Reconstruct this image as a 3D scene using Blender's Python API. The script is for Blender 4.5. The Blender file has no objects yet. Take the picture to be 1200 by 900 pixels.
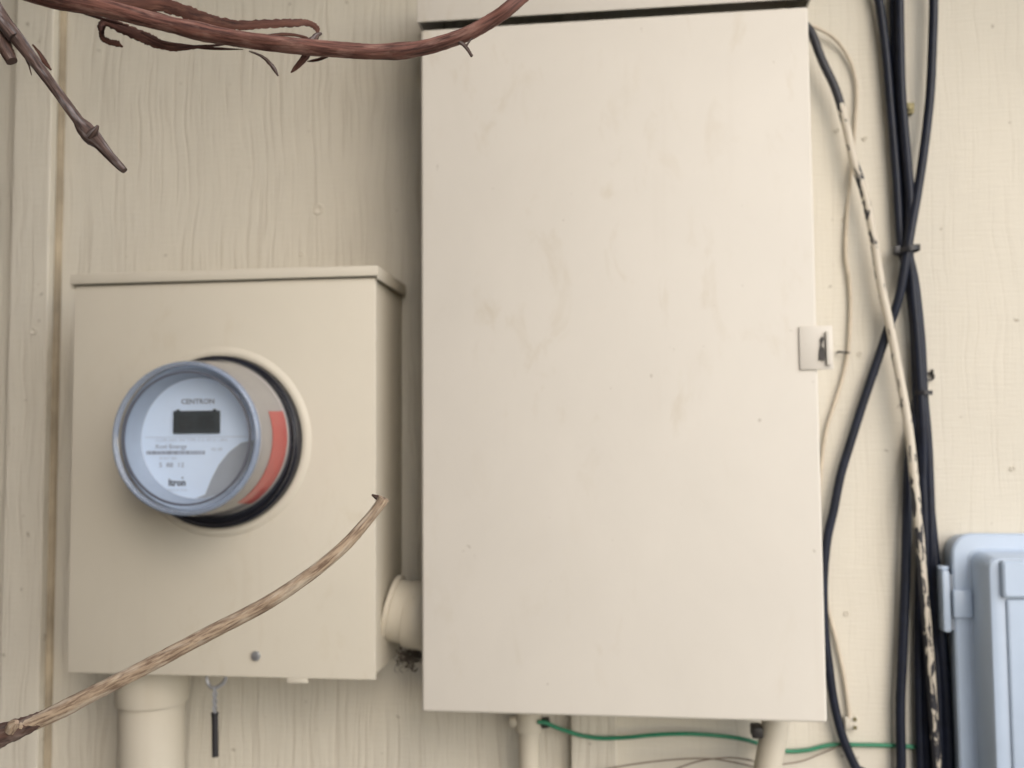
import bpy, bmesh, math, random
from mathutils import Vector, Matrix

random.seed(7)
S = bpy.context.scene
COL = S.collection
R = math.radians

# ------------------------------------------------------------------ camera
cam = bpy.data.cameras.new('camera')
cam_o = bpy.data.objects.new('camera', cam)
COL.objects.link(cam_o)
cam.sensor_width = 36.0
cam.lens = 33.09
cam.clip_start = 0.02
cam.clip_end = 500
cam_o.matrix_world = Matrix(((0.992620, 0.014602, 0.120387, 0.0000), (0.121044, -0.058830, -0.990902, -1.1000), (-0.007387, 0.998161, -0.060164, 1.4500), (0, 0, 0, 1)))
cam.dof.use_dof = True
cam.dof.focus_distance = 0.58
cam.dof.aperture_fstop = 7.5
S.camera = cam_o

# ------------------------------------------------------------------ sky and sun
SUN_EL, SUN_ROT = R(35), R(153)
world = bpy.data.worlds.new('World')
S.world = world
world.use_nodes = True
wn = world.node_tree
bg = wn.nodes['Background']
sky = wn.nodes.new('ShaderNodeTexSky')
sky.sky_type = 'NISHITA'
sky.sun_disc = False
sky.sun_elevation = SUN_EL
sky.sun_rotation = SUN_ROT
sky.air_density = 1.0
sky.dust_density = 2.0
sky.ozone_density = 1.0
wn.links.new(sky.outputs[0], bg.inputs[0])
bg.inputs[1].default_value = 0.15
sl = bpy.data.lights.new('sun', 'SUN')
sl.energy = 1.5
sl.angle = R(120)
sl.color = (1.0, 0.99, 0.98)
sun = bpy.data.objects.new('sun', sl)
COL.objects.link(sun)
sd = Vector((math.cos(SUN_EL) * math.sin(SUN_ROT), math.cos(SUN_EL) * math.cos(SUN_ROT), math.sin(SUN_EL)))
sun.rotation_euler = sd.to_track_quat('Z', 'Y').to_euler()
sun.location = sd * 12
S.view_settings.view_transform = 'Standard'
S.view_settings.look = 'None'
S.view_settings.gamma = 1.0
S.view_settings.exposure = 1.0
S.render.engine = 'CYCLES'
S.cycles.use_denoising = True
S.cycles.max_bounces = 10
S.cycles.transparent_max_bounces = 16

# ------------------------------------------------------------------ helpers
ORG = {}

def tag(o, label=None, cat=None, group=None, kind=None):
    if label: o['label'] = label
    if cat: o['category'] = cat
    if group: o['group'] = group
    if kind: o['kind'] = kind
    return o

def thing(name, loc, label, cat, group=None):
    o = bpy.data.objects.new(name, None)
    o.empty_display_size = 0.03
    COL.objects.link(o)
    o.location = loc
    ORG[o] = Vector(loc)
    return tag(o, label, cat, group)

def obj(name, bm, mat, parent=None, smooth=None, origin=None):
    """link a bmesh given in world metres as one mesh object"""
    bmesh.ops.recalc_face_normals(bm, faces=bm.faces)
    org = ORG[parent] if parent else Vector(origin or (0, 0, 0))
    bmesh.ops.translate(bm, verts=bm.verts, vec=-org)
    me = bpy.data.meshes.new(name)
    bm.to_mesh(me)
    bm.free()
    me.materials.append(mat)
    o = bpy.data.objects.new(name, me)
    COL.objects.link(o)
    if smooth is not None:
        me.polygons.foreach_set('use_smooth', [True] * len(me.polygons))
        me.set_sharp_from_angle(angle=R(smooth))
    ORG[o] = org
    if parent:
        o.parent = parent
    else:
        o.location = org
    return o

def box(x0, x1, y0, y1, z0, z1, bev=0.0, seg=2, bm=None):
    b = bmesh.new()
    bmesh.ops.create_cube(b, size=1.0)
    for v in b.verts:
        v.co = Vector(((x0 + x1) / 2 + v.co.x * (x1 - x0), (y0 + y1) / 2 + v.co.y * (y1 - y0), (z0 + z1) / 2 + v.co.z * (z1 - z0)))
    if bev > 0:
        bmesh.ops.bevel(b, geom=b.edges[:], offset=bev, segments=seg, profile=0.5, affect='EDGES')
    if bm is None:
        return b
    merge(bm, b)
    return bm

def merge(bm, b):
    me = bpy.data.meshes.new('tmp')
    b.to_mesh(me)
    b.free()
    bm.from_mesh(me)
    bpy.data.meshes.remove(me)

def catmull(P, n):
    out = []
    for i in range(len(P) - 1):
        p0 = P[max(i - 1, 0)]; p1 = P[i]; p2 = P[i + 1]; p3 = P[min(i + 2, len(P) - 1)]
        for k in range(n):
            t = k / n
            out.append(0.5 * ((2 * p1) + (p2 - p0) * t + (2 * p0 - 5 * p1 + 4 * p2 - p3) * t * t + (3 * p1 - p0 - 3 * p2 + p3) * t ** 3))
    out.append(P[-1])
    return out

def tube(pts, rad, n=12, sub=5, flat=1.0, wob=0.0, bm=None, seed=0, lobes=0.0):
    """tapered tube through pts; rad a number, a list of (t, r) pairs; flat squashes it along Y; uv = (around, metres along)"""
    rnd = random.Random(seed)
    P = catmull([Vector(p) for p in pts], sub) if sub > 1 else [Vector(p) for p in pts]
    b = bmesh.new()
    uvl = b.loops.layers.uv.new('UVMap')
    L = [0.0]
    for i in range(1, len(P)):
        L.append(L[-1] + (P[i] - P[i - 1]).length)
    def rr(t):
        if not isinstance(rad, (list, tuple)):
            return rad
        for (t0, r0), (t1, r1) in zip(rad, rad[1:]):
            if t <= t1:
                return r0 + (r1 - r0) * max(0, (t - t0)) / max(1e-9, t1 - t0)
        return rad[-1][1]
    rings = []
    ax = Vector((0, 1, 0))
    ph = [rnd.uniform(0, 6.3) for _ in range(3)]
    for i, p in enumerate(P):
        T = (P[min(i + 1, len(P) - 1)] - P[max(i - 1, 0)]).normalized()
        N = T.cross(ax)
        if N.length < 1e-4:
            N = Vector((1, 0, 0))
        N.normalize()
        B = T.cross(N).normalized()
        r = rr(L[i] / L[-1])
        ring = []
        for k in range(n):
            a = 2 * math.pi * k / n
            q = r * (1 + wob * rnd.uniform(-1, 1) + lobes * math.sin(3 * a + ph[0] + L[i] * 40) + lobes * .6 * math.sin(5 * a + ph[1] - L[i] * 25))
            ring.append(b.verts.new(p + N * q * math.cos(a) + B * q * flat * math.sin(a)))
        rings.append(ring)
    for i in range(len(rings) - 1):
        for k in range(n):
            k2 = (k + 1) % n
            fc = b.faces.new((rings[i][k], rings[i][k2], rings[i + 1][k2], rings[i + 1][k]))
            us = ((k / n, L[i]), ((k + 1) / n, L[i]), ((k + 1) / n, L[i + 1]), (k / n, L[i + 1]))
            for lp, u in zip(fc.loops, us):
                lp[uvl].uv = u
    for ring, rev in ((rings[0], True), (rings[-1], False)):
        b.faces.new(list(reversed(ring)) if rev else ring)
    if bm is None:
        return b
    merge(bm, b)
    return bm

def lathe(prof, cx, cz, n=64, a0=0.0, a1=360.0, closed=False):
    """turn (radius, y) pairs about an axis along Y through (cx, cz)"""
    b = bmesh.new()
    full = abs(a1 - a0) >= 359.9
    m = n if full else n + 1
    rings = []
    for k in range(m):
        a = R(a0 + (a1 - a0) * k / n)
        rings.append([b.verts.new((cx + r * math.cos(a), y, cz + r * math.sin(a))) for r, y in prof])
    pairs = list(range(len(prof) - 1))
    for k in range(n):
        A = rings[k]; B = rings[(k + 1) % m]
        for j in pairs:
            b.faces.new((A[j], A[j + 1], B[j + 1], B[j]))
        if closed:
            b.faces.new((A[-1], A[0], B[0], B[-1]))
    if closed and not full:
        b.faces.new(rings[0]); b.faces.new(list(reversed(rings[-1])))
    bmesh.ops.remove_doubles(b, verts=b.verts, dist=1e-6)
    return b

def cyl(p0, p1, r, n=20, bev=0.0):
    p0 = Vector(p0); p1 = Vector(p1)
    d = p1 - p0
    b = bmesh.new()
    bmesh.ops.create_cone(b, cap_ends=True, segments=n, radius1=r, radius2=r, depth=d.length)
    if bev:
        es = [e for e in b.edges if abs(e.verts[0].co.z - e.verts[1].co.z) < 1e-6]
        bmesh.ops.bevel(b, geom=es, offset=bev, segments=2, affect='EDGES', profile=0.5)
    q = d.to_track_quat('Z', 'Y').to_matrix().to_4x4()
    bmesh.ops.transform(b, matrix=Matrix.Translation((p0 + p1) / 2) @ q, verts=b.verts)
    return b

def rrect(x0, x1, z0, z1, r, y, k=6):
    pts = []
    for cx, cz, a in ((x1 - r, z1 - r, 0), (x0 + r, z1 - r, 90), (x0 + r, z0 + r, 180), (x1 - r, z0 + r, 270)):
        for i in range(k + 1):
            t = R(a + 90 * i / k)
            pts.append((cx + r * math.cos(t), y, cz + r * math.sin(t)))
    return pts

def loft(rings, cap0=True, cap1=True):
    b = bmesh.new()
    V = [[b.verts.new(p) for p in ring] for ring in rings]
    n = len(V[0])
    for A, B in zip(V, V[1:]):
        for k in range(n):
            b.faces.new((A[k], A[(k + 1) % n], B[(k + 1) % n], B[k]))
    if cap0: b.faces.new(V[0])
    if cap1: b.faces.new(V[-1])
    return b

def prism(poly, y0, y1):
    """polygon of (x, z) given thickness along Y"""
    return loft([[(x, y0, z) for x, z in poly], [(x, y1, z) for x, z in poly]])

# ------------------------------------------------------------------ materials
def new_mat(name):
    m = bpy.data.materials.new(name)
    m.use_nodes = True
    nt = m.node_tree
    return m, nt, nt.nodes['Principled BSDF']

def N(nt, typ, **kw):
    nd = nt.nodes.new(typ)
    for k, v in kw.items():
        if k in nd.inputs:
            nd.inputs[k].default_value = v
        else:
            setattr(nd, k, v)
    return nd

def coords(nt, scale=(1, 1, 1), uv=False):
    if uv:
        c = N(nt, 'ShaderNodeUVMap').outputs[0]
    else:
        g = N(nt, 'ShaderNodeNewGeometry')
        c = g.outputs['Position']
    mp = N(nt, 'ShaderNodeMapping')
    mp.inputs['Scale'].default_value = scale
    nt.links.new(c, mp.inputs[0])
    return mp.outputs[0]

def noise(nt, vec, scale=5.0, detail=4.0, rough=0.55, dist=0.0):
    nd = N(nt, 'ShaderNodeTexNoise')
    nd.inputs['Scale'].default_value = scale
    nd.inputs['Detail'].default_value = detail
    nd.inputs['Roughness'].default_value = rough
    nd.inputs['Distortion'].default_value = dist
    nt.links.new(vec, nd.inputs['Vector'])
    return nd.outputs['Fac']

def ramp(nt, fac, stops):
    nd = N(nt, 'ShaderNodeValToRGB')
    el = nd.color_ramp.elements
    while len(el) < len(stops):
        el.new(0.5)
    for e, (p, c) in zip(el, stops):
        e.position = p
        e.color = (c[0], c[1], c[2], 1) if isinstance(c, (tuple, list)) else (c, c, c, 1)
    nt.links.new(fac, nd.inputs[0])
    return nd.outputs[0]

def mix(nt, fac, a, b, mode='MIX'):
    nd = N(nt, 'ShaderNodeMix', data_type='RGBA', blend_type=mode)
    for i, v in ((0, fac), (6, a), (7, b)):
        if isinstance(v, (int, float)):
            nd.inputs[i].default_value = v
        elif isinstance(v, tuple):
            nd.inputs[i].default_value = (v[0], v[1], v[2], 1)
        else:
            nt.links.new(v, nd.inputs[i])
    return nd.outputs[2]

def bump(nt, bs, height, strength=0.3, dist=0.001):
    nd = N(nt, 'ShaderNodeBump')
    nd.inputs['Strength'].default_value = strength
    nd.inputs['Distance'].default_value = dist
    nt.links.new(height, nd.inputs['Height'])
    nt.links.new(nd.outputs[0], bs.inputs['Normal'])
    return nd

def add(nt, a, b, op='ADD'):
    nd = N(nt, 'ShaderNodeMath', operation=op)
    for i, v in ((0, a), (1, b)):
        if isinstance(v, (int, float)):
            nd.inputs[i].default_value = v
        else:
            nt.links.new(v, nd.inputs[i])
    return nd.outputs[0]

def plain(name, col, rough=0.5, metal=0.0, var=0.06, scale=60, bmp=0.0, spec=0.5):
    m, nt, bs = new_mat(name)
    n = noise(nt, coords(nt), scale, 4)
    c = mix(nt, ramp(nt, n, [(0.3, 0.0), (0.7, 1.0)]), tuple(x * (1 - var) for x in col), tuple(min(1, x * (1 + var)) for x in col))
    nt.links.new(c, bs.inputs['Base Color'])
    bs.inputs['Roughness'].default_value = rough
    bs.inputs['Metallic'].default_value = metal
    bs.inputs['Specular IOR Level'].default_value = spec
    if bmp:
        bump(nt, bs, noise(nt, coords(nt), scale * 4, 3), bmp, 0.0005)
    return m

PAINT = (0.580, 0.547, 0.465)

def siding(name, col, vert=1.0, across=0.5):
    m, nt, bs = new_mat(name)
    warp = noise(nt, coords(nt, (10, 10, 5.5)), 1.0, 2)
    # long embossed grain lines
    c1 = coords(nt, (1, 1, 0.0))
    sx = N(nt, 'ShaderNodeSeparateXYZ')
    nt.links.new(coords(nt), sx.inputs[0])
    u = add(nt, sx.outputs[0], add(nt, warp, 0.030, 'MULTIPLY'))
    cb = N(nt, 'ShaderNodeCombineXYZ')
    nt.links.new(add(nt, u, 215.0, 'MULTIPLY'), cb.inputs[0])
    nt.links.new(add(nt, sx.outputs[2], 5.0, 'MULTIPLY'), cb.inputs[2])
    grain = noise(nt, cb.outputs[0], 1.0, 3, 0.6)
    ridged = ramp(nt, grain, [(0.36, 0.0), (0.47, 0.85), (0.55, 1.0), (0.66, 0.55)])
    fine = noise(nt, coords(nt, (420, 420, 60)), 1.0, 2)
    cross = noise(nt, coords(nt, (30, 30, 330)), 1.0, 2)
    h = add(nt, add(nt, add(nt, ridged, vert, 'MULTIPLY'), add(nt, fine, 0.35, 'MULTIPLY')), add(nt, cross, across, 'MULTIPLY'))
    bump(nt, bs, h, 0.48, 0.0013)
    # weathered paint: grain lines tinted darker, blotches, a few specks
    blot = noise(nt, coords(nt, (5, 5, 3)), 1.0, 5, 0.6)
    base = mix(nt, ramp(nt, blot, [(0.3, 0.0), (0.7, 1.0)]), tuple(x * .93 for x in col), tuple(x * 1.04 for x in col))
    base = mix(nt, add(nt, add(nt, 1.0, ridged, 'SUBTRACT'), 0.26 * vert, 'MULTIPLY'), base, (0.33, 0.28, 0.21))
    sp = noise(nt, coords(nt, (75, 75, 75)), 1.0, 1.5)
    base = mix(nt, add(nt, ramp(nt, sp, [(0.725, 0.0), (0.765, 1.0)]), 0.6, 'MULTIPLY'), base, (0.16, 0.12, 0.08))
    nt.links.new(base, bs.inputs['Base Color'])
    bs.inputs['Roughness'].default_value = 0.62
    bs.inputs['Specular IOR Level'].default_value = 0.35
    return m

def enamel(name, col, streak=0.25, rough=0.5, drips=0.7):
    """brushed-over sheet metal: faint brush relief, runs and thin grimy smears"""
    m, nt, bs = new_mat(name)
    off = coords(nt, (1, 1, 1))
    blot = noise(nt, coords(nt, (7, 7, 5)), 1.0, 6, 0.62, 0.4)
    base = mix(nt, ramp(nt, blot, [(0.32, 0.0), (0.68, 1.0)]), tuple(x * .965 for x in col), tuple(x * 1.02 for x in col))
    smear = noise(nt, coords(nt, (30, 30, 13)), 1.0, 5, 0.65, 0.5)
    where = noise(nt, coords(nt, (4.3, 4.3, 3.1)), 1.0, 2)
    mk = add(nt, ramp(nt, smear, [(0.55, 0.0), (0.74, 1.0)]), ramp(nt, where, [(0.45, 0.0), (0.62, 1.0)]), 'MULTIPLY')
    base = mix(nt, add(nt, mk, streak, 'MULTIPLY'), base, (0.40, 0.33, 0.215))
    drip = noise(nt, coords(nt, (38, 38, 1.1)), 1.0, 3, 0.6)
    dmask = noise(nt, coords(nt, (3.0, 3.0, 7.0)), 1.0, 2)
    dk = add(nt, ramp(nt, drip, [(0.58, 0.0), (0.72, 1.0)]), ramp(nt, dmask, [(0.42, 0.0), (0.6, 1.0)]), 'MULTIPLY')
    base = mix(nt, add(nt, dk, streak * drips, 'MULTIPLY'), base, (0.36, 0.29, 0.20))
    sp = noise(nt, coords(nt, (110, 110, 110)), 1.0, 1.5)
    base = mix(nt, add(nt, ramp(nt, sp, [(0.775, 0.0), (0.81, 1.0)]), 0.4, 'MULTIPLY'), base, (0.22, 0.18, 0.13))
    nt.links.new(base, bs.inputs['Base Color'])
    bs.inputs['Roughness'].default_value = rough
    bs.inputs['Specular IOR Level'].default_value = 0.22
    orange = noise(nt, coords(nt, (160, 160, 110)), 1.0, 3)
    wave = noise(nt, coords(nt, (5, 5, 4)), 1.0, 1)
    bump(nt, bs, add(nt, add(nt, orange, 0.12, 'MULTIPLY'), wave), 0.25, 0.002)
    return m

def bark(name, dark, light, pale, fibre=34.0, bs_=0.8, stop=(0.35, 0.62), along=16):
    m, nt, bs = new_mat(name)
    uv = coords(nt, (fibre, along, 1), uv=True)
    f1 = noise(nt, uv, 1.0, 5, 0.65, 0.3)
    f2 = noise(nt, coords(nt, (6, 35, 1), uv=True), 1.0, 4, 0.6)
    c = mix(nt, ramp(nt, f1, [(stop[0], 0.0), (stop[1], 1.0)]), dark, light)
    c = mix(nt, ramp(nt, f2, [(0.5, 0.0), (0.68, 0.8)]), c, pale)
    nt.links.new(c, bs.inputs['Base Color'])
    bs.inputs['Roughness'].default_value = bs_
    bs.inputs['Specular IOR Level'].default_value = 0.3
    bump(nt, bs, f1, 0.7, 0.0012)
    return m

M = {}
M['siding'] = siding('siding_paint', PAINT)
M['siding_smooth'] = siding('thickly_painted_siding', PAINT, 0.30, 0.8)
M['batten'] = siding('batten_paint', tuple(x * 1.0 for x in PAINT))
M['panel'] = enamel('panel_enamel', (0.578, 0.548, 0.488), 0.30, drips=0.25)
M['mbox'] = enamel('meter_box_enamel', (0.535, 0.497, 0.412), 0.28)
M['pipe'] = enamel('pipe_paint', (0.50, 0.462, 0.38), 0.3)
M['black_cable'] = plain('black_cable_jacket', (0.006, 0.009, 0.020), 0.46, 0, 0.3, 90, 0.1, 0.32)
M['tie'] = plain('black_nylon', (0.012, 0.012, 0.015), 0.45)
M['black_ring'] = plain('black_rubber_ring', (0.010, 0.011, 0.017), 0.22, 0, 0.2, 40)
M['ring_metal'] = plain('ring_metal', (0.22, 0.23, 0.27), 0.18, 1.0, 0.2, 40)
M['green'] = plain('green_insulation', (0.012, 0.17, 0.085), 0.45, 0, 0.15, 80)
M['brown_wire'] = plain('dull_brown_wire', (0.16, 0.125, 0.095), 0.6)
M['tan_wire'] = plain('painted_thin_wire', (0.50, 0.435, 0.34), 0.6, 0, 0.12, 70)
M['steel'] = plain('dull_galvanised_steel', (0.42, 0.43, 0.44), 0.42, 0.8, 0.15, 120)
M['dark_steel'] = plain('dark_oily_steel', (0.035, 0.032, 0.03), 0.5, 0.4, 0.3, 120)
M['zinc'] = plain('zinc_wire', (0.38, 0.39, 0.41), 0.4, 0.7)
M['seal_black'] = plain('black_seal_sleeve', (0.012, 0.011, 0.013), 0.5)
M['brass'] = plain('tarnished_brass', (0.16, 0.14, 0.07), 0.45, 0.6, 0.25, 200)
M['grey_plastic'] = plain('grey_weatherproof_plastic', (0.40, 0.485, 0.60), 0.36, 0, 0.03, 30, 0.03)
M['grey_plastic_dark'] = plain('grey_plastic_gasket', (0.22, 0.25, 0.29), 0.55, 0, 0.05, 30)
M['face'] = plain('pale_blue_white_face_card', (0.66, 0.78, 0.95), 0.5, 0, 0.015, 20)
M['face_grey'] = plain('grey_face_field', (0.34, 0.37, 0.41), 0.5, 0, 0.05, 30)
M['bezel'] = plain('grey_bezel', (0.31, 0.37, 0.46), 0.4, 0, 0.08, 30)
M['bezel_dark'] = plain('dark_bezel_line', (0.09, 0.095, 0.12), 0.4)
M['print'] = plain('grey_print', (0.24, 0.26, 0.31), 0.6)
M['print_light'] = plain('faint_print', (0.46, 0.51, 0.59), 0.6)
M['print_dark'] = plain('black_print', (0.035, 0.036, 0.045), 0.6)
M['lcd'] = plain('display_grey', (0.022, 0.030, 0.032), 0.3, 0, 0.12, 120)
M['lcd_seg'] = plain('display_segments', (0.012, 0.014, 0.014), 0.4)
M['inner'] = plain('grey_inner_housing', (0.33, 0.30, 0.27), 0.5, 0, 0.06, 25)
M['red'] = plain('red_label', (0.47, 0.045, 0.026), 0.45, 0, 0.1, 40)
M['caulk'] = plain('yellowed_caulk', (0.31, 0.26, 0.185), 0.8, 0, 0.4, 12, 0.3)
M['debris'] = plain('dusty_dark_debris', (0.06, 0.048, 0.036), 0.9, 0, 0.4, 200)
M['blocker_boards'] = plain('dark_blocker_boards', (0.085, 0.07, 0.058), 0.8, 0, 0.3, 9, 0.3)
M['soil'] = plain('pale_gravel_ground', (0.30, 0.29, 0.27), 0.9, 0, 0.3, 6, 0.5)
M['cane_red'] = bark('red_brown_cane_bark', (0.046, 0.020, 0.016), (0.195, 0.086, 0.064), (0.29, 0.17, 0.135), 14, 0.65, (0.36, 0.62), 30)
M['cane_old'] = bark('grey_brown_cane_bark', (0.022, 0.015, 0.013), (0.115, 0.072, 0.058), (0.27, 0.25, 0.25), 14, 0.75, (0.35, 0.62), 45)
M['cane_tan'] = bark('tan_cane_bark', (0.14, 0.09, 0.06), (0.43, 0.33, 0.23), (0.55, 0.48, 0.38), 16, 0.7, (0.36, 0.60), 70)
M['cane_dark'] = bark('dark_cane_base', (0.028, 0.018, 0.016), (0.115, 0.065, 0.05), (0.24, 0.19, 0.16), 14, 0.65, (0.35, 0.62), 50)
M['peel'] = bark('peeling_bark', (0.030, 0.014, 0.011), (0.13, 0.055, 0.038), (0.17, 0.08, 0.055), 5, 0.7)

def clear_cover(name, haze):
    m, nt, bs = new_mat(name)
    tr = N(nt, 'ShaderNodeBsdfTransparent')
    tr.inputs[0].default_value = (0.955, 0.965, 0.975, 1)
    gl = N(nt, 'ShaderNodeBsdfGlossy')
    gl.inputs['Roughness'].default_value = 0.06
    ge = N(nt, 'ShaderNodeNewGeometry')
    dt = N(nt, 'ShaderNodeVectorMath', operation='DOT_PRODUCT')
    nt.links.new(ge.outputs['Normal'], dt.inputs[0])
    nt.links.new(ge.outputs['Incoming'], dt.inputs[1])
    gr = add(nt, add(nt, 1.0, add(nt, dt.outputs['Value'], 0.0, 'ABSOLUTE'), 'SUBTRACT'), 5.0, 'POWER')
    fres = add(nt, add(nt, gr, 0.93, 'MULTIPLY'), 0.07)     # thin pane, two faces
    ms = N(nt, 'ShaderNodeMixShader')
    nt.links.new(fres, ms.inputs[0])
    nt.links.new(tr.outputs[0], ms.inputs[1])
    nt.links.new(gl.outputs[0], ms.inputs[2])
    df = N(nt, 'ShaderNodeBsdfDiffuse')      # dust and weathering on the plastic
    df.inputs[0].default_value = (0.60, 0.63, 0.68, 1)
    m2 = N(nt, 'ShaderNodeMixShader')
    hz = ramp(nt, noise(nt, coords(nt), 45, 4), [(0.25, haze * 0.7), (0.75, haze * 1.3)])
    nt.links.new(hz, m2.inputs[0])
    nt.links.new(ms.outputs[0], m2.inputs[1])
    nt.links.new(df.outputs[0], m2.inputs[2])
    nt.links.new(m2.outputs[0], nt.nodes['Material Output'].inputs[0])
    nt.nodes.remove(bs)
    return m
M['glass'] = clear_cover('clear_front_glass', 0.035)
M['glass_hazy'] = clear_cover('hazy_side_glass', 0.05)

def rim_glass():
    """moulded rim of the cover: clear, strongly reflecting, slightly milky"""
    m, nt, bs = new_mat('thick_glass_rim')
    bs.inputs['Base Color'].default_value = (0.36, 0.42, 0.52, 1)
    bs.inputs['Roughness'].default_value = 0.16
    bs.inputs['IOR'].default_value = 1.9
    tr = N(nt, 'ShaderNodeBsdfTransparent')
    tr.inputs[0].default_value = (0.78, 0.82, 0.88, 1)
    ms = N(nt, 'ShaderNodeMixShader')
    ms.inputs[0].default_value = 0.42
    nt.links.new(tr.outputs[0], ms.inputs[1])
    nt.links.new(bs.outputs[0], ms.inputs[2])
    nt.links.new(ms.outputs[0], nt.nodes['Material Output'].inputs[0])
    return m
M['rim'] = rim_glass()

def peeled_cable():
    """beige house paint flaking off a black jacket"""
    m, nt, bs = new_mat('flaking_painted_cable')
    a = noise(nt, coords(nt, (3.5, 42, 1), uv=True), 1.0, 4, 0.6, 0.4)
    sx = N(nt, 'ShaderNodeSeparateXYZ')
    nt.links.new(coords(nt, uv=True), sx.inputs[0])
    v = sx.outputs[1]
    # flaked stretches: the bare ends and a few patches between, lengths in metres along the cable
    prof = ramp(nt, v, [(0.0, 0.60), (0.105, 0.60), (0.118, 0.12), (0.128, 0.04), (0.19, 0.05), (0.205, 0.15), (0.215, 0.04), (0.245, 0.14), (0.26, 0.03),
                        (0.50, 0.02), (0.57, 0.12), (0.70, 0.16), (0.80, 0.18), (0.93, 0.34)])
    side = ramp(nt, sx.outputs[0], [(0.0, 0.02), (0.30, 0.0), (0.36, 0.12), (0.56, 0.15), (0.68, 0.02)])  # extra dark on the left edge: flaking plus a painted-in shadow line
    k = ramp(nt, add(nt, add(nt, a, prof), side), [(0.665, 0.0), (0.69, 1.0)])
    c = mix(nt, k, (0.50, 0.455, 0.375), (0.018, 0.019, 0.026))
    nt.links.new(c, bs.inputs['Base Color'])
    bs.inputs['Roughness'].default_value = 0.5
    inv = add(nt, 1.0, k, 'SUBTRACT')
    bump(nt, bs, inv, 0.6, 0.0008)
    return m
M['peeled'] = peeled_cable()

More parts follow.
